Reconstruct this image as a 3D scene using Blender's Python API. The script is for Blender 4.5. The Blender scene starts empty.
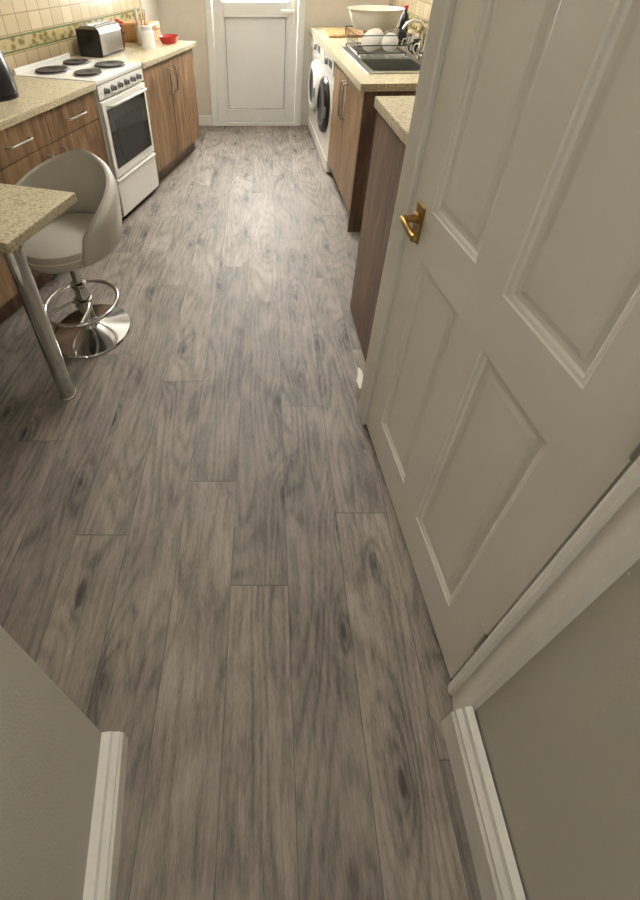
import bpy, bmesh, math, random
from mathutils import Vector, Matrix
random.seed(4)
C=bpy.context; D=bpy.data
# ------------------------------------------------------------ materials
def lin(c):
    return tuple((v/255/12.92 if v/255<=.04045 else ((v/255+.055)/1.055)**2.4) for v in c)+(1,)
def newmat(name):
    m=D.materials.new(name); m.use_nodes=True
    nt=m.node_tree; b=nt.nodes['Principled BSDF']; return m,nt,b
def N(nt,t,**k):
    n=nt.nodes.new(t)
    for a,v in k.items(): setattr(n,a,v)
    return n
def simple(name,col,rough=.5,metal=0,var=.06,scale=8,bump=0,bscale=200,coat=0):
    m,nt,b=newmat(name); c=lin(col)
    tc=N(nt,'ShaderNodeTexCoord'); no=N(nt,'ShaderNodeTexNoise'); no.inputs['Scale'].default_value=scale; no.inputs['Detail'].default_value=4
    nt.links.new(tc.outputs['Object'],no.inputs['Vector'])
    r=N(nt,'ShaderNodeValToRGB'); r.color_ramp.elements[0].position=.3; r.color_ramp.elements[1].position=.7
    r.color_ramp.elements[0].color=tuple(v*(1-var) for v in c[:3])+(1,); r.color_ramp.elements[1].color=tuple(min(1,v*(1+var)) for v in c[:3])+(1,)
    nt.links.new(no.outputs['Fac'],r.inputs['Fac']); nt.links.new(r.outputs['Color'],b.inputs['Base Color'])
    b.inputs['Roughness'].default_value=rough; b.inputs['Metallic'].default_value=metal; b.inputs['Coat Weight'].default_value=coat
    if bump:
        n2=N(nt,'ShaderNodeTexNoise'); n2.inputs['Scale'].default_value=bscale; n2.inputs['Detail'].default_value=3
        nt.links.new(tc.outputs['Object'],n2.inputs['Vector'])
        bp=N(nt,'ShaderNodeBump'); bp.inputs['Strength'].default_value=bump; bp.inputs['Distance'].default_value=.002
        nt.links.new(n2.outputs['Fac'],bp.inputs['Height']); nt.links.new(bp.outputs['Normal'],b.inputs['Normal'])
    return m
def wood(name,c1,c2,c3,rough=.45,axis='Z'):
    m,nt,b=newmat(name)
    tc=N(nt,'ShaderNodeTexCoord'); mp=N(nt,'ShaderNodeMapping')
    s={'Z':(14,14,1.6),'Y':(14,1.6,14),'X':(1.6,14,14)}[axis]; mp.inputs['Scale'].default_value=s
    nt.links.new(tc.outputs['Object'],mp.inputs['Vector'])
    no=N(nt,'ShaderNodeTexNoise'); no.inputs['Scale'].default_value=1.2; no.inputs['Detail'].default_value=9; no.inputs['Roughness'].default_value=.65; no.inputs['Distortion'].default_value=1.3
    nt.links.new(mp.outputs[0],no.inputs['Vector'])
    r=N(nt,'ShaderNodeValToRGB'); e=r.color_ramp.elements
    e[0].position=.33; e[0].color=lin(c1); e[1].position=.68; e[1].color=lin(c3); x=e.new(.5); x.color=lin(c2)
    nt.links.new(no.outputs['Fac'],r.inputs['Fac']); nt.links.new(r.outputs['Color'],b.inputs['Base Color'])
    b.inputs['Roughness'].default_value=rough
    bp=N(nt,'ShaderNodeBump'); bp.inputs['Strength'].default_value=.15; bp.inputs['Distance'].default_value=.002
    nt.links.new(no.outputs['Fac'],bp.inputs['Height']); nt.links.new(bp.outputs['Normal'],b.inputs['Normal'])
    return m
def speckle(name):
    m,nt,b=newmat(name)
    tc=N(nt,'ShaderNodeTexCoord'); v=N(nt,'ShaderNodeTexNoise'); v.inputs['Scale'].default_value=95; v.inputs['Detail'].default_value=5; v.inputs['Roughness'].default_value=.7
    nt.links.new(tc.outputs['Object'],v.inputs['Vector'])
    r=N(nt,'ShaderNodeValToRGB'); e=r.color_ramp.elements
    e[0].position=.34; e[0].color=lin((128,112,84)); e[1].position=.62; e[1].color=lin((206,197,170))
    x=e.new(.44); x.color=lin((174,161,130)); x=e.new(.52); x.color=lin((192,181,152))
    nt.links.new(v.outputs['Fac'],r.inputs['Fac']); nt.links.new(r.outputs['Color'],b.inputs['Base Color'])
    b.inputs['Roughness'].default_value=.32
    return m
def tiles(name):
    m,nt,b=newmat(name)
    tc=N(nt,'ShaderNodeTexCoord'); sp=N(nt,'ShaderNodeSeparateXYZ'); nt.links.new(tc.outputs['Object'],sp.inputs[0])
    ad=N(nt,'ShaderNodeMath',operation='ADD'); nt.links.new(sp.outputs[0],ad.inputs[0]); nt.links.new(sp.outputs[1],ad.inputs[1])
    cb=N(nt,'ShaderNodeCombineXYZ'); nt.links.new(ad.outputs[0],cb.inputs[0]); nt.links.new(sp.outputs[2],cb.inputs[1])
    br=N(nt,'ShaderNodeTexBrick'); br.offset=0; br.inputs['Scale'].default_value=1; br.inputs['Brick Width'].default_value=.1; br.inputs['Row Height'].default_value=.1
    br.inputs['Mortar Size'].default_value=.003; br.inputs['Mortar Smooth'].default_value=.1
    br.inputs['Color1'].default_value=lin((188,172,140)); br.inputs['Color2'].default_value=lin((172,156,124)); br.inputs['Mortar'].default_value=lin((130,114,88))
    nt.links.new(cb.outputs[0],br.inputs['Vector'])
    wv=N(nt,'ShaderNodeTexVoronoi'); wv.inputs['Scale'].default_value=24; nt.links.new(cb.outputs[0],wv.inputs['Vector'])
    r=N(nt,'ShaderNodeValToRGB'); e=r.color_ramp.elements; e[0].position=.18; e[0].color=lin((104,84,50)); e[1].position=.6; e[1].color=lin((166,150,108)); x=e.new(.36); x.color=lin((118,108,66))
    nt.links.new(wv.outputs['Distance'],r.inputs['Fac'])
    a=N(nt,'ShaderNodeMath',operation='COMPARE'); a.inputs[1].default_value=1.05; a.inputs[2].default_value=.035; nt.links.new(sp.outputs[2],a.inputs[0])
    mx=N(nt,'ShaderNodeMixRGB'); nt.links.new(a.outputs[0],mx.inputs[0]); nt.links.new(br.outputs['Color'],mx.inputs[1]); nt.links.new(r.outputs['Color'],mx.inputs[2])
    ed=N(nt,'ShaderNodeMath',operation='SUBTRACT'); nt.links.new(sp.outputs[2],ed.inputs[0]); ed.inputs[1].default_value=1.05
    ab=N(nt,'ShaderNodeMath',operation='ABSOLUTE'); nt.links.new(ed.outputs[0],ab.inputs[0])
    cp=N(nt,'ShaderNodeMath',operation='COMPARE'); nt.links.new(ab.outputs[0],cp.inputs[0]); cp.inputs[1].default_value=.038; cp.inputs[2].default_value=.005
    m2=N(nt,'ShaderNodeMixRGB'); nt.links.new(cp.outputs[0],m2.inputs[0]); nt.links.new(mx.outputs[0],m2.inputs[1]); m2.inputs[2].default_value=lin((84,96,58))
    nt.links.new(m2.outputs[0],b.inputs['Base Color']); b.inputs['Roughness'].default_value=.25
    return m
def floormat():
    m,nt,b=newmat('laminate_oak_grey'); L=nt.links.new
    geo=N(nt,'ShaderNodeNewGeometry'); at=N(nt,'ShaderNodeAttribute',attribute_name='rnd'); uv=N(nt,'ShaderNodeUVMap',uv_map='UVMap')
    sc=N(nt,'ShaderNodeVectorMath',operation='SCALE'); sc.inputs['Scale'].default_value=37; L(at.outputs['Color'],sc.inputs[0])
    ad=N(nt,'ShaderNodeVectorMath',operation='ADD'); L(geo.outputs['Position'],ad.inputs[0]); L(sc.outputs[0],ad.inputs[1])
    def math_(op,a,b_=None,c=None):
        n=N(nt,'ShaderNodeMath',operation=op)
        for i,v in enumerate((a,b_,c)):
            if v is None: continue
            if isinstance(v,(int,float)): n.inputs[i].default_value=v
            else: L(v,n.inputs[i])
        return n.outputs[0]
    def noise(s,det,rough,dist):
        mp=N(nt,'ShaderNodeMapping'); mp.inputs['Scale'].default_value=s; L(ad.outputs[0],mp.inputs['Vector'])
        n=N(nt,'ShaderNodeTexNoise',noise_dimensions='2D'); n.inputs['Scale'].default_value=1; n.inputs['Detail'].default_value=det; n.inputs['Roughness'].default_value=rough; n.inputs['Distortion'].default_value=dist
        L(mp.outputs[0],n.inputs['Vector']); return n
    fine=noise((300,40,1),3,.75,.1).outputs['Fac']     # pores
    mid=noise((70,8,1),5,.62,.3).outputs['Fac']        # streaks
    big=noise((9,4.2,1),5,.6,.3).outputs['Fac']        # patches
    low=noise((5.5,1.0,1),1,.5,0).outputs['Fac']       # grain field
    # knots
    mp=N(nt,'ShaderNodeMapping'); mp.inputs['Scale'].default_value=(6.2,2.5,1); L(ad.outputs[0],mp.inputs['Vector'])
    vo=N(nt,'ShaderNodeTexVoronoi',voronoi_dimensions='2D'); vo.inputs['Scale'].default_value=1; vo.inputs['Randomness'].default_value=.8; L(mp.outputs[0],vo.inputs['Vector'])
    sx=N(nt,'ShaderNodeSeparateColor'); L(vo.outputs['Color'],sx.inputs[0])
    on=math_('MULTIPLY',math_('GREATER_THAN',sx.outputs[0],.45),math_('MULTIPLY_ADD',sx.outputs[1],.35,.65))
    kd=math_('ADD',vo.outputs['Distance'],math_('MULTIPLY',math_('SUBTRACT',mid,.5),.07))
    halo=math_('MULTIPLY',math_('POWER',2.718,math_('MULTIPLY',kd,-6.5)),on)        # 1 at knot centre
    F=math_('ADD',math_('MULTIPLY',low,80),math_('MULTIPLY',halo,24))
    F=math_('ADD',F,math_('MULTIPLY',mid,1.8))
    ring=math_('SINE',F)
    ring=math_('POWER',math_('MULTIPLY_ADD',ring,.5,.5),2.0)
    s=math_('MULTIPLY_ADD',fine,.28,0.0); s=math_('MULTIPLY_ADD',mid,.30,s); s=math_('MULTIPLY_ADD',big,.42,s)
    s=math_('MULTIPLY_ADD',ring,-.085,math_('ADD',s,.034)); s=math_('MULTIPLY_ADD',halo,-.22,s)
    r=N(nt,'ShaderNodeValToRGB'); e=r.color_ramp.elements
    e[0].position=.26; e[0].color=lin((58,51,44)); e[1].position=.68; e[1].color=lin((153,143,129))
    x=e.new(.37); x.color=lin((88,80,70)); x=e.new(.46); x.color=lin((114,105,94)); x=e.new(.55); x.color=lin((132,123,111))
    L(s,r.inputs['Fac'])
    core=N(nt,'ShaderNodeMapRange'); core.interpolation_type='SMOOTHSTEP'; core.inputs['From Min'].default_value=.48; core.inputs['From Max'].default_value=.74; core.inputs['To Min'].default_value=1; core.inputs['To Max'].default_value=.30; L(halo,core.inputs['Value'])
    s2=N(nt,'ShaderNodeSeparateColor'); L(at.outputs['Color'],s2.inputs[0])
    tr=N(nt,'ShaderNodeMapRange'); tr.inputs['To Min'].default_value=.84; tr.inputs['To Max'].default_value=1.14; L(s2.outputs[0],tr.inputs['Value'])
    su=N(nt,'ShaderNodeSeparateXYZ'); L(uv.outputs[0],su.inputs[0])
    def edge(o,w,width):
        mn=math_('MINIMUM',o,math_('SUBTRACT',w,o))
        mr=N(nt,'ShaderNodeMapRange'); mr.inputs['From Min'].default_value=width*.4; mr.inputs['From Max'].default_value=width; L(mn,mr.inputs['Value']); return mr.outputs[0]
    em=math_('MINIMUM',edge(su.outputs[0],.162,.0016),edge(su.outputs[1],1.22,.0020))
    dk=math_('MULTIPLY_ADD',em,.55,.45)
    tot=math_('MULTIPLY',math_('MULTIPLY',dk,core.outputs[0]),tr.outputs[0])
    fn=N(nt,'ShaderNodeVectorMath',operation='SCALE'); L(r.outputs['Color'],fn.inputs[0]); L(tot,fn.inputs['Scale'])
    L(fn.outputs[0],b.inputs['Base Color'])
    L(math_('MULTIPLY_ADD',mid,-.12,.64),b.inputs['Roughness'])
    b.inputs['Specular IOR Level'].default_value=.85
    bp=N(nt,'ShaderNodeBump'); bp.inputs['Strength'].default_value=.3; bp.inputs['Distance'].default_value=.0015; L(math_('ADD',em,fine),bp.inputs['Height']); L(bp.outputs['Normal'],b.inputs['Normal'])
    return m
M=dict(
 floor=floormat(), tile=tiles('kitchen_tiles'), ctr=speckle('speckled_worktop'),
 wall=simple('wall_paint',(192,188,174),.75,bump=.3,bscale=260,var=.03,scale=3),
 wallk=simple('wall_kitchen',(206,200,186),.7,var=.03),
 ceil=simple('ceiling_paint',(222,220,214),.8,var=.02),
 gloss=simple('white_gloss_paint',(224,221,209),.33,var=.025,scale=3,bump=.08,bscale=60),
 base=simple('white_skirting_paint',(224,221,210),.4,var=.05,scale=6,bump=.1,bscale=80),
 upvc=simple('white_upvc',(222,222,216),.35,var=.015),
 wood=wood('walnut_laminate',(86,64,42),(128,100,70),(158,128,92)),
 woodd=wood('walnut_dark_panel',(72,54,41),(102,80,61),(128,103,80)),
 dark=simple('dark_plinth',(46,36,28),.6),
 white=simple('white_enamel',(228,227,220),.25,var=.01),
 black=simple('black_plastic',(18,18,18),.3), bglass=simple('black_glass',(12,13,14),.08,coat=.5),
 greyglass=simple('oven_window',(44,46,46),.1),
 chrome=simple('chrome',(215,215,212),.12,1,var=.02), steel=simple('brushed_steel',(175,175,170),.3,1,var=.05,scale=30),
 plate=simple('hotplate_iron',(40,34,31),.55,var=.15,scale=20),
 vinyl=simple('cream_vinyl',(190,185,173),.45,var=.04,scale=10,bump=.15,bscale=120),
 brass=simple('brass',(158,124,70),.3,1,var=.12,scale=40),
 red=simple('red_ceramic',(170,40,30),.35), green=simple('leaf_green',(62,92,40),.5,var=.2),
 cream=simple('cream_plastic',(224,218,200),.4), board=wood('beech_board',(150,110,66),(176,136,88),(196,158,108)),
 clay=simple('terracotta',(150,84,52),.7), grey=simple('grey_panel',(120,122,120),.4),
)
def frosted():
    m=D.materials.new('frosted_glass'); m.use_nodes=True; nt=m.node_tree; nt.nodes.clear()
    o=N(nt,'ShaderNodeOutputMaterial'); t=N(nt,'ShaderNodeBsdfTransparent'); tl=N(nt,'ShaderNodeBsdfTranslucent'); mx=N(nt,'ShaderNodeMixShader'); mx.inputs[0].default_value=.45
    nz=N(nt,'ShaderNodeTexNoise'); nz.inputs['Scale'].default_value=60; r=N(nt,'ShaderNodeMapRange'); r.inputs['To Min'].default_value=.5; r.inputs['To Max'].default_value=.7
    nt.links.new(nz.outputs['Fac'],r.inputs['Value']); nt.links.new(r.outputs[0],mx.inputs[0])
    nt.links.new(t.outputs[0],mx.inputs[1]); nt.links.new(tl.outputs[0],mx.inputs[2]); nt.links.new(mx.outputs[0],o.inputs[0]); return m
M['frost']=frosted()
# ------------------------------------------------------------ geometry helpers
class G:
    def __init__(s,name,loc=(0,0,0),rz=0):
        s.e=D.objects.new(name,None); s.e.empty_display_size=.1; s.e.location=loc; s.e.rotation_euler=(0,0,math.radians(rz)); C.collection.objects.link(s.e)
def link(name,bm,mat,g=None,smooth=False,loc=(0,0,0),rz=0):
    bmesh.ops.recalc_face_normals(bm,faces=bm.faces[:])
    me=D.meshes.new(name); bm.to_mesh(me); bm.free()
    o=D.objects.new(name,me); C.collection.objects.link(o); me.materials.append(M[mat] if isinstance(mat,str) else mat)
    o.location=loc; o.rotation_euler=(0,0,math.radians(rz))
    if g: o.parent=g.e
    return o
def box(name,x,y,z,mat,g=None,bev=0,loc=(0,0,0),rz=0,seg=2):
    bm=bmesh.new(); vs=[bm.verts.new((a,b,c)) for a in x for b in y for c in z]
    for f in ((0,1,3,2),(4,6,7,5),(0,4,5,1),(2,3,7,6),(0,2,6,4),(1,5,7,3)): bm.faces.new([vs[i] for i in f])
    if bev: bmesh.ops.bevel(bm,geom=bm.edges[:],offset=bev,segments=seg,affect='EDGES',profile=.5)
    return link(name,bm,mat,g,smooth=False,loc=loc,rz=rz)
def boxes(name,lst,mat,g=None,bev=0):
    bm=bmesh.new()
    for x,y,z in lst:
        b2=bmesh.new(); vs=[b2.verts.new((a,b,c)) for a in x for b in y for c in z]
        for f in ((0,1,3,2),(4,6,7,5),(0,4,5,1),(2,3,7,6),(0,2,6,4),(1,5,7,3)): b2.faces.new([vs[i] for i in f])
        if bev: bmesh.ops.bevel(b2,geom=b2.edges[:],offset=bev,segments=2,affect='EDGES',profile=.5)
        me=D.meshes.new('t'); b2.to_mesh(me); b2.free(); bm.from_mesh(me); D.meshes.remove(me)
    return link(name,bm,mat,g)
def lathe(name,prof,c,mat,g=None,seg=40,axis='Z',sx=1,sy=1):
    bm=bmesh.new(); rings=[]
    for r,h in prof:
        ring=[]
        if r<1e-6: ring=[bm.verts.new((0,0,h))]
        else:
            for i in range(seg):
                a=2*math.pi*i/seg; ring.append(bm.verts.new((r*math.cos(a)*sx,r*math.sin(a)*sy,h)))
        rings.append(ring)
    for a,b in zip(rings,rings[1:]):
        if len(a)==1 and len(b)==1: continue
        for i in range(seg):
            j=(i+1)%seg
            if len(a)==1: bm.faces.new((a[0],b[i],b[j]))
            elif len(b)==1: bm.faces.new((a[i],a[j],b[0]))
            else: bm.faces.new((a[i],a[j],b[j],b[i]))
    if axis=='X': bmesh.ops.rotate(bm,verts=bm.verts,matrix=Matrix.Rotation(math.pi/2,3,'Y'))
    if axis=='-X': bmesh.ops.rotate(bm,verts=bm.verts,matrix=Matrix.Rotation(-math.pi/2,3,'Y'))
    if axis=='Y': bmesh.ops.rotate(bm,verts=bm.verts,matrix=Matrix.Rotation(-math.pi/2-.15,3,'X'))
    bmesh.ops.translate(bm,verts=bm.verts,vec=c)
    o=link(name,bm,mat,g)
    for p in o.data.polygons: p.use_smooth=True
    md=o.modifiers.new('es','EDGE_SPLIT'); md.split_angle=math.radians(38)
    return o
def tube(name,pts,r,mat,g=None,seg=12,closed=False):
    bm=bmesh.new(); P=[Vector(p) for p in pts]; n=len(P); rings=[]; up=None
    for i,p in enumerate(P):
        if closed: t=(P[(i+1)%n]-P[i-1]).normalized()
        else: t=(P[min(i+1,n-1)]-P[max(i-1,0)]).normalized()
        if up is None:
            up=Vector((0,0,1)) if abs(t.z)<.9 else Vector((1,0,0))
        a=(up-t*up.dot(t)).normalized(); up=a; b=t.cross(a)
        rings.append([bm.verts.new(p+(a*math.cos(2*math.pi*k/seg)+b*math.sin(2*math.pi*k/seg))*r) for k in range(seg)])
    rng=range(n if closed else n-1)
    for i in rng:
        A_=rings[i];B_=rings[(i+1)%n]
        for k in range(seg): bm.faces.new((A_[k],A_[(k+1)%seg],B_[(k+1)%seg],B_[k]))
    if not closed: bm.faces.new(rings[0]); bm.faces.new(rings[-1])
    o=link(name,bm,mat,g)
    for p in o.data.polygons: p.use_smooth=True
    md=o.modifiers.new('es','EDGE_SPLIT'); md.split_angle=math.radians(50)
    return o
def prism(name,poly,z,mat,g=None,bev=0,loc=(0,0,0),rz=0):
    bm=bmesh.new(); a=[bm.verts.new((p[0],p[1],z[0])) for p in poly]; b=[bm.verts.new((p[0],p[1],z[1])) for p in poly]; n=len(poly)
    bm.faces.new(a); bm.faces.new(b)
    for i in range(n): bm.faces.new((a[i],a[(i+1)%n],b[(i+1)%n],b[i]))
    if bev: bmesh.ops.bevel(bm,geom=bm.edges[:],offset=bev,segments=2,affect='EDGES',profile=.5)
    return link(name,bm,mat,g,loc=loc,rz=rz)
def profile_run(name,prof,p0,p1,mat,g=None,out=(1,0),loc=(0,0,0),rz=0,m0=0,m1=0):
    bm=bmesh.new(); R=[]
    p0=Vector(p0);p1=Vector(p1); dr=(p1-p0).normalized()
    for p,mt in ((p0,m0),(p1,m1)):
        R.append([bm.verts.new(p+Vector((out[0]*d,out[1]*d,h))+dr*d*mt) for d,h in prof])
    n=len(prof)
    for i in range(n): bm.faces.new((R[0][i],R[0][(i+1)%n],R[1][(i+1)%n],R[1][i]))
    bm.faces.new(R[0]); bm.faces.new(R[1])
    return link(name,bm,mat,g,loc=loc,rz=rz)
# ------------------------------------------------------------ layout frames
A=(-.926,2.511,0); LR=-16.0      # left run frame
B=(.512,2.398,0); RR=2.6         # right run frame
FY=4.48
# floor of individual laminate planks
bm=bmesh.new(); uvl=bm.loops.layers.uv.new('UVMap'); cl=bm.loops.layers.color.new('rnd')
W=.162; Lp=1.22; ends={-1:.506,-2:.802,-4:.636,1:.70,0:-.12,-3:1.22,2:.18,3:.9,-5:.15,-6:.95}
for k in range(-18,14):
    x0=.065+W*k; s=ends.get(k,random.random()*Lp); y=s-Lp*4
    while y<FY+.1:
        y0=max(y,-1.6); y1=min(y+Lp,FY+.1)
        if y1>y0:
            vs=[bm.verts.new(v) for v in ((x0,y0,0),(x0+W,y0,0),(x0+W,y1,0),(x0,y1,0))]
            f=bm.faces.new(vs); c=(random.random(),random.random(),random.random(),1)
            for l,u in zip(f.loops,((0,y0-y),(W,y0-y),(W,y1-y),(0,y1-y))): l[uvl].uv=u; l[cl]=c
        y+=Lp
link('floor',bm,'floor')
# room shell
box('ceiling',(-2.9,2.3),(-1.6,FY+.1),(2.4,2.45),'ceil')
box('wall_left',(-.68,-.58),(-2.45,2.0),(0,2.4),'wallk',loc=A,rz=LR)
box('wall_far',(-1.3,-.536),(FY,FY+.1),(0,2.4),'wallk'); box('wall_far_right',(.361,1.25),(FY,FY+.1),(0,2.4),'wallk')
box('wall_far_top',(-.536,.361),(FY,FY+.1),(2.08,2.4),'wallk')
box('wall_right',(1.12,1.22),(1.14,FY),(0,2.4),'wallk')
box('wall_return',(.38,1.12),(1.115,1.135),(0,2.4),'wallk')
box('wall_hall_right',(.452,.55),(-1.6,.235),(0,2.4),'wall')
HL=(-.352,.207,0); HR=8.0
box('wall_hall_left',(-.10,0),(-1.75,0),(0,2.4),'wall',loc=HL,rz=HR)
box('wall_near',(-2.2,-.455),(.10,.19),(0,2.4),'wall')
box('trim_1',(-.58,-.572),(-2.4,1.6),(.9,1.6),'tile',loc=A,rz=LR)
box('trim_2',(1.112,1.12),(1.2,FY),(.9,1.6),'tile')
def skp(t,h): return [(0,0),(t,0),(t,h*.66),(t*.86,h*.72),(t*.86,h*.8),(t*.55,h*.88),(t*.45,h*.97),(0,h)]
profile_run('baseboard_hall_left',skp(.040,.100),(0,-1.75,0),(0,0,0),'base',out=(1,0),loc=HL,rz=HR)
box('baseboard_near',(-2.1,-.455),(.19,.208),(0,.095),'base')
profile_run('baseboard_hall_right',skp(.034,.15),(.452,-1.6,0),(.446,.238,0),'base',out=(-1,0))
box('baseboard_far',(-.9,-.536),(FY-.018,FY),(0,.1),'base')
prism('baseboard_right',[(.372,1.137),(.40,1.137),(.40,1.23),(.385,1.25),(.378,1.19),(.368,1.18)],(0,.06),'base',bev=.003)
# ------------------------------------------------------------ panelled door in right wall
DO=(.4575,.31,0); DR=6.0
d=G('door_1',DO,DR); dw=.70; T=.036
st=.095; mid=(.3025,.3975); rails=[(0.008,.17),(.85,.985),(1.56,1.66),(1.87,1.975)]
cols=[(st,mid[0]),(mid[1],dw-st)]
L=[((0,T),(0,st),(.008,1.975)),((0,T),(dw-st,dw),(.008,1.975))]
for a,b in rails: L.append(((0,T),(st,dw-st),(a,b)))
for (a,b),(a2,b2) in zip(rails,rails[1:]): L.append(((0,T),mid,(b,a2)))
boxes('door_frame_rails',L,'gloss',d)
bm=bmesh.new()
for (a,b),(a2,b2) in zip(rails,rails[1:]):
    for y0,y1 in cols:
        loops=[]
        for ins,dep in ((0,0),(.003,.003),(.010,.005),(.015,.009),(.022,.0095),(.026,.0095),(.040,.006)):
            loops.append([bm.verts.new((dep,p[0],p[1])) for p in ((y0+ins,b+ins),(y1-ins,b+ins),(y1-ins,a2-ins),(y0+ins,a2-ins))])
        for p,q in zip(loops,loops[1:]):
            for i in range(4): bm.faces.new((p[i],p[(i+1)%4],q[(i+1)%4],q[i]))
        bm.faces.new(loops[-1])
        back=[bm.verts.new((T-.004,p[0],p[1])) for p in ((y0,b),(y1,b),(y1,a2),(y0,a2))]; bm.faces.new(back)
link('door_panels',bm,'gloss',d)
hy,hz=dw-.048,.93
box('handle_plate',(-.006,0),(hy-.02,hy+.02),(hz-.055,hz+.05),'brass',d,bev=.0025)
lathe('handle_rose',[(0,.0),(.017,.0),(.017,.006),(.011,.012),(.009,.045),(0,.045)],(-.004,hy,hz+.012),'brass',d,axis='-X',seg=24)
tube('handle_lever',[(-.044,hy+.006,hz+.012),(-.048,hy-.015,hz+.014),(-.047,hy-.035,hz+.01),(-.047,hy-.06,hz+.004),(-.045,hy-.075,hz+.006)],.0078,'brass',d)
lathe('handle_tip',[(0,-.012),(.009,-.008),(.0115,0),(.009,.008),(0,.012)],(-.045,hy-.077,hz+.006),'brass',d,seg=16)
for i,z in enumerate((.29,1.02,1.75)):
    lathe('hinge_%d'%i,[(0,-.04),(.0055,-.04),(.0055,.04),(0,.04)],(-.004,-.004,z),'steel',d,seg=14)
    box('hinge_leaf_%d'%i,(-.0012,.0),(.0,.02),(z-.038,z+.038),'gloss',d)
t=G('trim_3',DO,DR)
arc=[(0,0),(.012,0),(.016,.006),(.018,.014),(.013,.02),(.016,.03),(.02,.045),(.022,.06),(.018,.068),(0,.07)]
def arch(name,y,sgn):
    bm=bmesh.new(); R=[]
    for z in (0,2.05): R.append([bm.verts.new((.004-dd,y+sgn*h,z)) for dd,h in arc])
    n=len(arc)
    for i in range(n): bm.faces.new((R[0][i],R[0][(i+1)%n],R[1][(i+1)%n],R[1][i]))
    bm.faces.new(R[0]); bm.faces.new(R[1]); link(name,bm,'gloss',t)
arch('architrave_near',-.008,-1); arch('architrave_far',dw+.012,1)
box('jamb_near',(.004,.10),(-.045,-.006),(0,1.99),'gloss',t); box('jamb_far',(.004,.10),(dw+.006,dw+.045),(0,1.99),'gloss',t)
box('stop_far',(.04,.10),(dw-.01,dw+.006),(0,1.99),'gloss',t)
box('jamb_end',(-.004,.1),(dw+.045,dw+.086),(0,2.05),'gloss',t)
box('threshold',(.002,.10),(0,dw),(0,.004),'dark',t)
box('wall_over_door',(.004,.10),(-.07,dw+.09),(1.99,2.4),'wall',loc=DO,rz=DR)
box('wall_cupboard_back',(.52,.54),(.235,1.115),(0,2.4),'wall')
# ------------------------------------------------------------ far glazed door
f=G('door_2',(0,FY,0),0)
xl,xr=-.536,.361
boxes('frame',[((xl,xl+.06),(-.03,.05),(0,2.08)),((xr-.06,xr),(-.03,.05),(0,2.08)),((xl+.06,xr-.06),(-.03,.05),(2.02,2.08)),((xl+.06,xr-.06),(-.03,.05),(0,.035))],'upvc',f,bev=.004)
a,b=xl+.065,xr-.065
boxes('sash',[((a,a+.09),(-.02,.04),(.04,2.015)),((b-.09,b),(-.02,.04),(.04,2.015)),((a+.09,b-.09),(-.02,.04),(.04,.15)),((a+.09,b-.09),(-.02,.04),(1.01,1.12)),((a+.09,b-.09),(-.02,.04),(1.93,2.015))],'upvc',f,bev=.005)
box('lower_panel',(a+.09,b-.09),(.0,.02),(.15,1.01),'upvc',f)
boxes('beading',[((a+.09,a+.105),(-.024,.0),(.15,1.01)),((b-.105,b-.09),(-.024,.0),(.15,1.01)),((a+.09,b-.09),(-.024,0),(.15,.165)),((a+.09,b-.09),(-.024,0),(.995,1.01))],'upvc',f,bev=.003)
boxes('beading_shadow',[((a+.105,a+.110),(-.004,.0),(.165,.995)),((b-.110,b-.105),(-.004,.0),(.165,.995)),((a+.105,b-.105),(-.004,0),(.165,.170)),((a+.105,b-.105),(-.004,0),(.990,.995))],'grey',f)  # thin grey strips, shadow line of the beading put in as colour
box('glass',(a+.09,b-.09),(.005,.012),(1.12,1.93),'frost',f)
box('handle_plate',(b-.06,b-.03),(-.032,-.02),(.93,1.13),'white',f,bev=.004); box('handle_lever',(b-.15,b-.035),(-.07,-.055),(1.04,1.06),'white',f,bev=.005); box('handle_neck',(b-.055,b-.035),(-.06,-.03),(1.04,1.06),'white',f)
# ------------------------------------------------------------ cabinets
def bar(name,x,y,z0,z1,g,sg=1,mat='steel'):
    tube(name,[(x,y,z0),(x+sg*.026,y,z0+.004),(x+sg*.03,y,z0+.014),(x+sg*.03,y,z1-.014),(x+sg*.026,y,z1-.004),(x,y,z1)],.0055,mat,g,seg=8)
g=G('base_cabinet',A,LR)
box('carcass',(-.57,-.035),(-1.75,-.012),(.12,.86),'wood',g)
box('plinth',(-.57,-.075),(-1.75,-.012),(0,.12),'woodd',g)
ys=[-1.75,-1.26,-.84,-.42,-.012]
for i in range(4):
    y0,y1=ys[i]+.002,ys[i+1]-.002
    box('door_%d'%i,(-.035,-.017),(y0,y1),(.125,.70),'wood',g,bev=.002); box('drawer_front_%d'%i,(-.035,-.017),(y0,y1),(.705,.855),'wood',g,bev=.002)
    bar('handle_%d'%i,-.017,y0+.05 if i%2 else y1-.05,.50,.66,g)
    m=(y0+y1)/2
    tube('drawer_handle_%d'%i,[(-.017,m-.07,.78),(.011,m-.065,.78),(.013,m-.05,.78),(.013,m+.05,.78),(.011,m+.065,.78),(-.017,m+.07,.78)],.0055,'steel',g,seg=8)
box('worktop',(-.571,.0),(-1.75,-.006),(.86,.90),'ctr',g,bev=.006)
g=G('base_cabinet',A,LR)
y0,y1=.515,1.33
box('carcass',(-.57,-.035),(y0,y1),(.12,.86),'wood',g); box('plinth',(-.57,-.075),(y0,y1),(0,.12),'woodd',g)
m=(y0+y1)/2-.02
box('door_a',(-.035,-.017),(y0+.002,m-.002),(.125,.855),'wood',g,bev=.002); box('door_b',(-.035,-.017),(m+.002,y1-.002),(.125,.855),'wood',g,bev=.002)
bar('handle_a',-.017,m-.045,.62,.80,g); bar('handle_b',-.017,m+.045,.62,.80,g)
box('worktop',(-.571,.004),(y0-.004,y1+.03),(.86,.90),'ctr',g,bev=.006)
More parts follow.
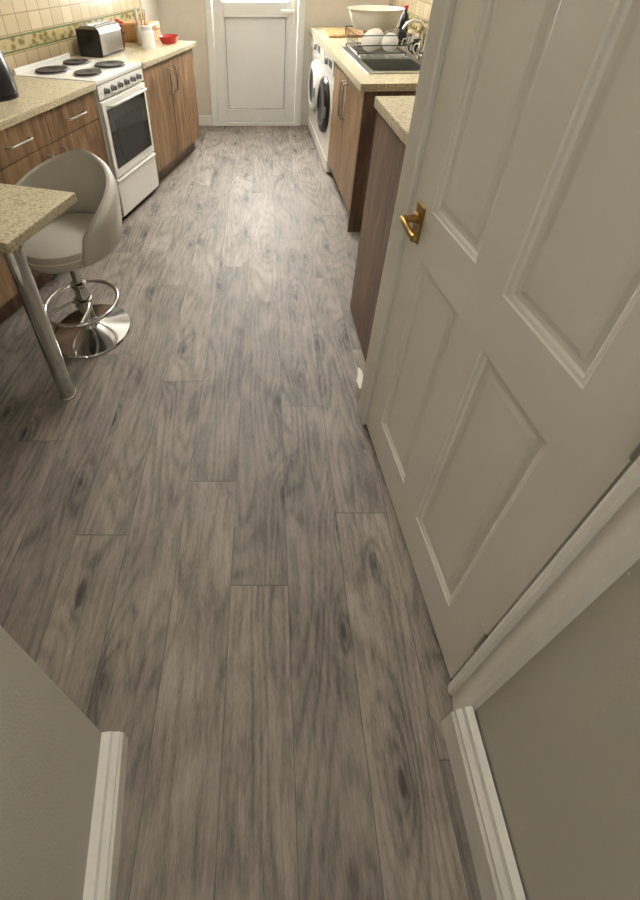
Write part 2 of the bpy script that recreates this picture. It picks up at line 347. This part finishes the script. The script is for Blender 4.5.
# cooker
g=G('electric_cooker',A,LR)
CY0,CY1=.0,.502
box('body',(-.52,-.02),(CY0,CY1),(.03,.875),'white',g,bev=.004)
box('feet_plinth',(-.5,-.03),(CY0+.02,CY1-.02),(0,.03),'black',g)
box('hob_top',(-.54,.0),(CY0-.003,CY1+.003),(.875,.905),'white',g,bev=.008)
box('rear_lip',(-.545,-.525),(CY0,CY1),(.90,.935),'white',g,bev=.004)
for i,(hx,hyy,r) in enumerate(((-.14,.135,.078),(-.14,.365,.092),(-.385,.135,.092),(-.385,.365,.078))):
    lathe('hotplate_ring_%d'%i,[(r+.008,.0),(r+.008,.004),(r,.005),(r,0)],(hx,hyy,.905),'steel',g)
    lathe('hotplate_%d'%i,[(0,.010),(r*.25,.0095),(r*.3,.013),(r*.97,.014),(r,.010),(r,0)],(hx,hyy,.905),'plate',g)
box('control_panel',(-.02,-.001),(CY0+.002,CY1-.002),(.795,.872),'white',g,bev=.003)
for i in range(6):
    yy=.07+i*.072
    lathe('knob_%d'%i,[(0,.022),(.012,.022),(.0145,.016),(.016,.002),(.019,0)],(-.001,yy,.835),'grey',g,axis='X',seg=20)
    box('knob_grip_%d'%i,(.018,.026),(yy-.0025,yy+.0025),(.823,.847),'black',g)
box('oven_door',(-.02,.005),(CY0+.006,CY1-.006),(.315,.785),'white',g,bev=.005)
box('oven_glass',(.005,.008),(CY0+.035,CY1-.035),(.37,.735),'bglass',g,bev=.001)
box('oven_window',(.008,.0095),(CY0+.10,CY1-.10),(.43,.66),'greyglass',g)
tube('oven_handle',[(.005,.05,.755),(.035,.055,.757),(.042,.08,.757),(.042,.42,.757),(.035,.447,.757),(.005,.452,.755)],.009,'white',g)
box('storage_drawer',(-.02,.003),(CY0+.006,CY1-.006),(.045,.305),'white',g,bev=.005)
box('drawer_grip',(.003,.012),(CY0+.006,CY1-.006),(.285,.30),'white',g,bev=.003)
# right run: sink unit   (worktop surface WT)
WT=.922
g=G('sink_cabinet',B,RR)
boxes('carcass',[((.035,.575),(.018,.86),(.12,.70)),((.035,.08),(.018,.86),(.70,WT-.04)),((.50,.575),(.018,.86),(.70,WT-.04)),((.08,.50),(.84,.86),(.70,WT-.04))],'wood',g); box('plinth',(.075,.575),(.0,.86),(0,.12),'woodd',g)
box('side_panel',(.017,.575),(.0,.018),(.0,WT-.04),'woodd',g)
for n,(p,q) in zip('ab',((.019,.437),(.441,.858))): box('door_'+n,(.017,.035),(p,q),(.125,WT-.045),'wood',g,bev=.002)
bar('handle_a',.017,.40,.60,.82,g,-1); bar('handle_b',.017,.478,.60,.82,g,-1)
SX0,SX1,SY0,SY1=.085,.47,.20,1.02
boxes('worktop',[((-.012,SX0),(-.02,2.05),(WT-.04,WT)),((SX1,.60),(-.02,2.05),(WT-.04,WT)),((SX0,SX1),(-.02,SY0),(WT-.04,WT)),((SX0,SX1),(SY1,2.05),(WT-.04,WT))],'ctr',g,bev=.001)
g=G('kitchen_sink',B,RR)
bx0,bx1,by0,by1=.115,.44,.24,.58
boxes('rim',[((SX0-.01,bx0),(SY0-.01,SY1+.01),(WT,WT+.006)),((bx1,SX1+.01),(SY0-.01,SY1+.01),(WT,WT+.006)),((bx0,bx1),(SY0-.01,by0),(WT,WT+.006)),((bx0,bx1),(by1,by1+.04),(WT,WT+.006))],'steel',g,bev=.002)
z0=WT-.16
boxes('bowl',[((bx0,bx0+.004),(by0,by1),(z0,WT+.004)),((bx1-.004,bx1),(by0,by1),(z0,WT+.004)),((bx0,bx1),(by0,by0+.004),(z0,WT+.004)),((bx0,bx1),(by1-.004,by1),(z0,WT+.004)),((bx0,bx1),(by0,by1),(z0-.005,z0+.001))],'steel',g)
lathe('drain',[(0,.003),(.03,.003),(.035,0)],(.28,.41,z0+.001),'chrome',g)
box('drainer',(bx0,bx1),(by1+.04,SY1+.01),(WT-.006,WT),'steel',g)
for i in range(7): box('drainer_rib_%d'%i,(bx0+.02+i*.045,bx0+.03+i*.045),(by1+.06,SY1-.01),(WT,WT+.003),'steel',g,bev=.001)
ty=.52
tube('tap',[(.475,ty,WT),(.475,ty,WT+.15),(.465,ty,WT+.2),(.44,ty,WT+.225),(.40,ty,WT+.23),(.36,ty,WT+.215),(.345,ty,WT+.18)],.011,'chrome',g)
for s in (-1,1):
    tube('tap_valve_%d'%s,[(.475,ty,WT+.035),(.475,ty+s*.05,WT+.04),(.475,ty+s*.055,WT+.07)],.011,'chrome',g)
g=G('dish_drying_rack',B,RR)
rx0,rx1,ry0,ry1=.10,.45,.64,1.06; Z=WT+.004
def rect(z,i=0): return [(rx0+i,ry0+i,z),(rx1-i,ry0+i,z),(rx1-i,ry1-i,z),(rx0+i,ry1-i,z)]
for z,i in ((Z+.126,0),(Z+.02,.02),(Z+.066,.012)):
    c=rect(z,i); pts=[]
    for k in range(4):
        p,q=Vector(c[k]),Vector(c[(k+1)%4]); pts+= [p.lerp(q,tt) for tt in (.03,.25,.5,.75,.97)]
    tube('wire_ring_%d'%int(z*1000),pts,.0035,'black',g,seg=6,closed=True)
for k in range(9):
    yy=ry0+.02+k*(ry1-ry0-.04)/8
    tube('wire_%d'%k,[(rx0,yy,Z+.126),(rx0+.02,yy,Z+.02),(rx1-.02,yy,Z+.02),(rx1,yy,Z+.126)],.0022,'black',g,seg=6)
for k in range(4):
    c=rect(Z+.02,.02)[k]; tube('foot_%d'%k,[c,(c[0],c[1],Z)],.004,'black',g,seg=6)
for i,(px,r) in enumerate(((.20,.06),(.22,.065),(.24,.065),(.33,.055))):
    yy=(.675,.705,.735,.69)[i]
    lathe('plate_%d'%i,[(0,0),(r*.65,0),(r,.012),(r,.015),(r*.65,.004),(0,.004)],(px,yy,Z+.026+r),'white' if i!=1 else 'cream',g,axis='Y')
def bowl(name,c,r,h,mat,frame,rz,sy=1):
    gg=G(name,frame,rz)
    lathe('shell',[(0,.0),(r*.7,.0),(r*.76,.006),(r*.9,h*.5),(r,h),(r*1.05,h+.003),(r*.96,h-.002),(r*.86,h*.5),(r*.7,.012),(0,.01)],c,mat,gg,sy=sy); return gg
bowl('washing_up_bowl',(.27,.92,Z+.131),.18,.12,'cream',B,RR)
def mug(name,c,r,h,mat,frame,rz,az=0):
    gg=G(name,frame,rz); lathe('body',[(0,0),(r*.9,0),(r,.006),(r,h),(r*.93,h),(r*.9,.01),(0,.008)],c,mat,gg,seg=28)
    ca,sa=math.cos(az),math.sin(az)
    tube('handle',[(c[0]+ca*(r+o),c[1]+sa*(r+o),c[2]+z*h) for o,z in ((-.003,.82),(.02,.8),(.03,.6),(.028,.35),(.015,.2),(-.003,.18))],.005,mat,gg,seg=8)
mug('coffee_mug',(.54,.64,WT),.04,.095,'cream',B,RR,2.5); mug('coffee_mug',(.54,.76,WT),.038,.085,'black',B,RR,3.4); mug('coffee_mug',(.54,.88,WT),.038,.09,'white',B,RR,2.9)
def bottle(name,c,r,h,mat,cap,frame,rz):
    gg=G(name,frame,rz); lathe('body',[(0,0),(r,0),(r,.004),(r,h*.62),(r*.8,h*.72),(r*.35,h*.8),(r*.33,h*.9),(0,h*.9)],c,mat,gg,seg=24)
    lathe('cap',[(r*.42,0),(r*.42,h*.1),(0,h*.1)],(c[0],c[1],c[2]+h*.88),cap,gg,seg=18)
bottle('dish_soap_bottle',(.545,.40,WT),.032,.22,'green','white',B,RR); bottle('spray_bottle',(.54,1.12,WT),.035,.26,'black','red',B,RR)
g=G('chopping_board',B,RR); box('board',(.06,.34),(1.42,1.80),(WT,WT+.02),'board',g,bev=.006); box('grip_slot',(.17,.23),(1.43,1.445),(WT+.0201,WT+.021),'dark',g)
bowl('fruit_bowl',(.45,1.58,WT),.10,.08,'clay',B,RR)
# washing machines
def washer(name,y0,ring,glass):
    g=G(name,B,RR); y1=y0+.575; m=(y0+y1)/2
    box('body',(.02,.56),(y0,y1),(.015,.87),'white',g,bev=.006)
    for i,(a,b) in enumerate(((.06,y0+.05),(.06,y1-.05),(.5,y0+.05),(.5,y1-.05))): lathe('foot_%d'%i,[(.02,0),(.02,.02),(0,.02)],(a,b,0),'black',g,seg=14)
    box('control_fascia',(.008,.02),(y0+.004,y1-.004),(.755,.866),'white',g,bev=.003)
    box('detergent_drawer',(.003,.008),(y0+.39,y1-.02),(.77,.855),'cream',g,bev=.002)
    lathe('programme_dial',[(0,.02),(.022,.02),(.026,.014),(.03,0)],(.008,m-.02,.81),'grey',g,axis='-X',seg=24)
    box('display',(.005,.008),(y0+.06,y0+.17),(.79,.84),'black',g)
    lathe('door_ring',[(.215,0),(.218,.012),(.205,.03),(.175,.04),(.15,.036),(.145,.01)],(.02,m,.47),ring,g,axis='-X',seg=56)
    lathe('door_glass',[(.15,.03),(.12,.018),(.06,.012),(0,.01)],(.02,m,.47),glass,g,axis='-X',seg=48)
    box('door_catch',(-.022,-.008),(y0+.075,y0+.10),(.43,.51),'grey',g,bev=.004)
    box('kick_panel',(.014,.02),(y0+.01,y1-.01),(.02,.11),'white',g,bev=.002)
washer('washing_machine',.875,'black','bglass'); washer('washing_machine',1.46,'white','greyglass')
# near right unit
g=G('tall_cupboard_unit',(.432,1.385,0),1.8)
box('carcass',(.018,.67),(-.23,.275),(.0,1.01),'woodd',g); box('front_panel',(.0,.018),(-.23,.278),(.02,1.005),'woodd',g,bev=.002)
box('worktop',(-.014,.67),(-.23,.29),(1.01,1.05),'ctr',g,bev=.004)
# ------------------------------------------------------------ counter-top things, left
g=G('kettle',A,LR); kc=(-.27,-.40,.90)
lathe('base',[(0,0),(.085,0),(.085,.015),(.07,.02),(0,.02)],kc,'black',g)
lathe('body',[(.082,0),(.086,.01),(.08,.09),(.066,.17),(.058,.19),(.03,.203),(.012,.206),(.012,.218),(0,.22)],(kc[0],kc[1],.92),'black',g)
tube('handle',[(kc[0]-.01,kc[1]-.05,1.115),(kc[0]-.01,kc[1]-.085,1.13),(kc[0]-.01,kc[1]-.12,1.11),(kc[0]-.01,kc[1]-.125,1.04),(kc[0]-.01,kc[1]-.10,.97),(kc[0]-.01,kc[1]-.075,.955)],.011,'black',g)
prism('spout',[(kc[0]-.02,kc[1]+.05),(kc[0]+.02,kc[1]+.05),(kc[0]+.006,kc[1]+.095),(kc[0]-.006,kc[1]+.095)],(1.05,1.10),'black',g,bev=.004)
g=G('toaster',A,LR)
tx0,tx1,ty0,ty1=-.50,-.33,.575,.86
bm=bmesh.new(); pr=[]
for i in range(13):
    an=math.pi*i/12; pr.append(((tx0+tx1)/2+math.copysign(abs(math.cos(an))**.45,math.cos(an))*.085, 1.005+.085*math.sin(an)**.6))
pr=[(tx1,.915)]+pr+[(tx0,.915)]
R=[[bm.verts.new((p[0],yy,p[1])) for p in pr] for yy in (ty0+.015,ty1-.015)]
for i in range(len(pr)): bm.faces.new((R[0][i],R[0][(i+1)%len(pr)],R[1][(i+1)%len(pr)],R[1][i]))
bm.faces.new(R[0]); bm.faces.new(R[1]); link('shell',bm,'steel',g)
box('end_near',(tx0-.002,tx1+.002),(ty0,ty0+.015),(.912,1.07),'black',g,bev=.005); box('end_far',(tx0-.002,tx1+.002),(ty1-.015,ty1),(.912,1.07),'black',g,bev=.005)
boxes('slots',[((tx0+.04,tx0+.065),(ty0+.05,ty1-.05),(1.08,1.0925)),((tx1-.065,tx1-.04),(ty0+.05,ty1-.05),(1.08,1.0925))],'black',g)
box('base',(tx0,tx1),(ty0,ty1),(.90,.916),'black',g,bev=.003); box('lever',(tx0+.07,tx0+.10),(ty0-.02,ty0),(1.0,1.015),'black',g)
g=G('potted_plant',A,LR); pc=(-.44,.965,.90)
lathe('pot',[(0,0),(.04,0),(.055,.085),(.058,.09),(.05,.09),(.04,.07),(0,.07)],pc,'clay',g)
bm=bmesh.new()
for i in range(46):
    an=random.random()*6.28; ln=.05+random.random()*.045; el=.5+random.random()*1.0
    d0=Vector((math.cos(an)*math.cos(el),math.sin(an)*math.cos(el),math.sin(el))); s=Vector((-math.sin(an),math.cos(an),0))*.014
    o=Vector((pc[0],pc[1],.97)); p1=o+d0*ln*.6+s; p2=o+d0*ln+Vector((0,0,-.01)); p3=o+d0*ln*.6-s
    bm.faces.new([bm.verts.new(v) for v in (o,p1,p2,p3)])
link('leaves',bm,'green',g)
for i in range(7):
    an=i*.9; lathe('flower_%d'%i,[(0,-.012),(.014,-.004),(.018,.006),(.008,.01),(0,.004)],(pc[0]+.04*math.cos(an),pc[1]+.04*math.sin(an),1.05+.012*(i%3)),'red',g,seg=12)
g=G('utensil_caddy',A,LR); uc=(-.30,1.08,.90)
lathe('pot',[(0,0),(.042,0),(.044,.005),(.046,.13),(.041,.13),(.038,.01),(0,.01)],uc,'cream',g)
for i in range(7):
    an=i*.9; tube('utensil_%d'%i,[(uc[0]+.02*math.cos(an),uc[1]+.02*math.sin(an),.915),(uc[0]+.038*math.cos(an),uc[1]+.038*math.sin(an),1.12+.02*(i%3))],.005,('board','steel','white')[i%3],g,seg=8)
g=G('storage_jar',A,LR); lathe('jar',[(0,0),(.045,0),(.047,.01),(.047,.11),(.036,.125),(.038,.13),(.038,.15),(0,.152)],(-.20,.97,.90),'white',g)
bowl('ceramic_bowl',(-.16,1.22,.90),.075,.05,'red',A,LR)
g=G('bread_bin',A,LR)
box('body',(-.54,-.28),(1.15,1.34),(.90,1.04),'board',g,bev=.02,seg=4); box('lid_line',(-.2795,-.278),(1.18,1.31),(.985,.99),'dark',g); tube('knob',[(-.28,1.22,1.01),(-.265,1.22,1.01),(-.265,1.27,1.01),(-.28,1.27,1.01)],.004,'steel',g,seg=8)
# ------------------------------------------------------------ table
g=G('breakfast_table',(-.684,1.43,0),-14)
box('top',(-.50,0),(-.345,0),(.737,.775),'ctr',g,bev=.004)
lathe('leg',[(0,0),(.032,0),(.032,.006),(.0295,.008),(.0295,.725),(.04,.727),(.04,.737),(0,.737)],(-.046,-.295,0),'chrome',g)
box('wall_bracket',(-.50,-.46),(-.30,-.05),(.70,.737),'steel',g)
# ------------------------------------------------------------ stools
def stool(loc,az):
    g=G('bar_stool',loc,az)
    lathe('base',[(0,0),(.174,0),(.178,.004),(.174,.010),(.13,.022),(.08,.034),(.045,.048),(.034,.07),(.033,.085),(0,.085)],(0,0,0),'chrome',g,seg=64)
    lathe('column',[(.029,.08),(.029,.27),(.032,.272),(.032,.29),(.019,.295),(.019,.44),(0,.44)],(0,0,0),'chrome',g,seg=28)
    lathe('collar',[(.032,.165),(.04,.168),(.04,.20),(.032,.203)],(0,0,0),'chrome',g,seg=28)
    R=.155; cx=-.012
    tube('footrest',[(cx+R*math.cos(2*math.pi*k/48),R*math.sin(2*math.pi*k/48),.185) for k in range(48)],.0095,'chrome',g,closed=True)
    for s in (-1,1): tube('footrest_arm_%d'%s,[(.0,s*.03,.18),(-.05,s*.06,.183),(cx-R*math.cos(.6),s*R*math.sin(.6),.185)],.008,'chrome',g)
    lathe('seat_plate',[(0,0),(.09,0),(.09,.012),(0,.012)],(0,0,.435),'black',g)
    lathe('seat',[(0,0),(.12,.0),(.16,.012),(.182,.04),(.184,.07),(.176,.093),(.15,.105),(.08,.11),(0,.108)],(0,0,.447),'vinyl',g,seg=56)
    lathe('seat_piping',[(.180,.062),(.187,.066),(.180,.07)],(0,0,.447),'cream',g,seg=56)
    bm=bmesh.new(); nu,nv=52,16; th=.042
    def P(u,v,side):
        a=(u-.5)*2*math.radians(122)
        edge=max(0,1-abs(u-.5)*2)**.42
        z=.478+(.04+.31*edge)*v
        r=.186+.028*v*edge+ (th if side else 0)*math.sqrt(max(0,1-(2*v-1)**4))*min(1,edge*1.6+.15)
        return (r*math.cos(a),r*math.sin(a),z)
    gr=[[[bm.verts.new(P(i/nu,j/nv,s)) for j in range(nv+1)] for i in range(nu+1)] for s in (0,1)]
    for s in (0,1):
        for i in range(nu):
            for j in range(nv): bm.faces.new((gr[s][i][j],gr[s][i+1][j],gr[s][i+1][j+1],gr[s][i][j+1]))
    for i in range(nu):
        for j in (0,nv): bm.faces.new((gr[0][i][j],gr[0][i+1][j],gr[1][i+1][j],gr[1][i][j]))
    for j in range(nv):
        for i in (0,nu): bm.faces.new((gr[0][i][j],gr[0][i][j+1],gr[1][i][j+1],gr[1][i][j]))
    bmesh.ops.remove_doubles(bm,verts=bm.verts,dist=.0005)
    o=link('back',bm,'vinyl',g)
    for p in o.data.polygons: p.use_smooth=True
    tube('height_lever',[(0,0,.42),(-.06,.1,.42),(-.08,.16,.415)],.005,'chrome',g,seg=8)
stool((-.82,1.521,0),72); stool((-1.175,.94,0),-60)
# ------------------------------------------------------------ lights
g=G('added_fill_fixture',(0,2.6,2.4),0);  # unseen fixture, added to go with the fill below it
lathe('housing',[(0,0),(.16,0),(.16,-.02),(.15,-.025)],(0,0,0),'white',g)
def area(name,loc,rot,sx,sy,e,col):
    l=D.lights.new(name,'AREA'); l.shape='RECTANGLE'; l.size=sx; l.size_y=sy; l.energy=e; l.color=col
    o=D.objects.new(name,l); o.location=loc; o.rotation_euler=[math.radians(a) for a in rot]; C.collection.objects.link(o)
area('daylight_door_glass',(-.09,4.75,1.65),(-78,0,0),1.2,1.2,430,(1,.985,.955))
area('ceiling_fill',(0,2.6,2.36),(0,0,0),.5,.5,29,(1,.965,.905))  # added fill, an unseen source that brightens the kitchen
area('hall_fill',(0,-.6,2.36),(0,0,0),.4,.4,5,(1,.97,.91))  # added fill over the hall, sets how bright the foreground is
w=D.worlds.new('World'); C.scene.world=w; w.use_nodes=True; bg=w.node_tree.nodes['Background']; bg.inputs[0].default_value=(1,.98,.935,1); bg.inputs[1].default_value=1.2
# ------------------------------------------------------------ camera
cam=D.cameras.new('camera'); co=D.objects.new('camera',cam); C.collection.objects.link(co); C.scene.camera=co
cam.sensor_fit='AUTO'; cam.sensor_width=36; cam.lens=441.6/900*36
th=math.atan(.67); co.location=(0,0,1.5); co.rotation_euler=(math.pi/2-th,0,0)
cam.shift_x=55/900; cam.shift_y=-(450-246)/900; cam.clip_start=.02
C.scene.view_settings.view_transform='Standard'
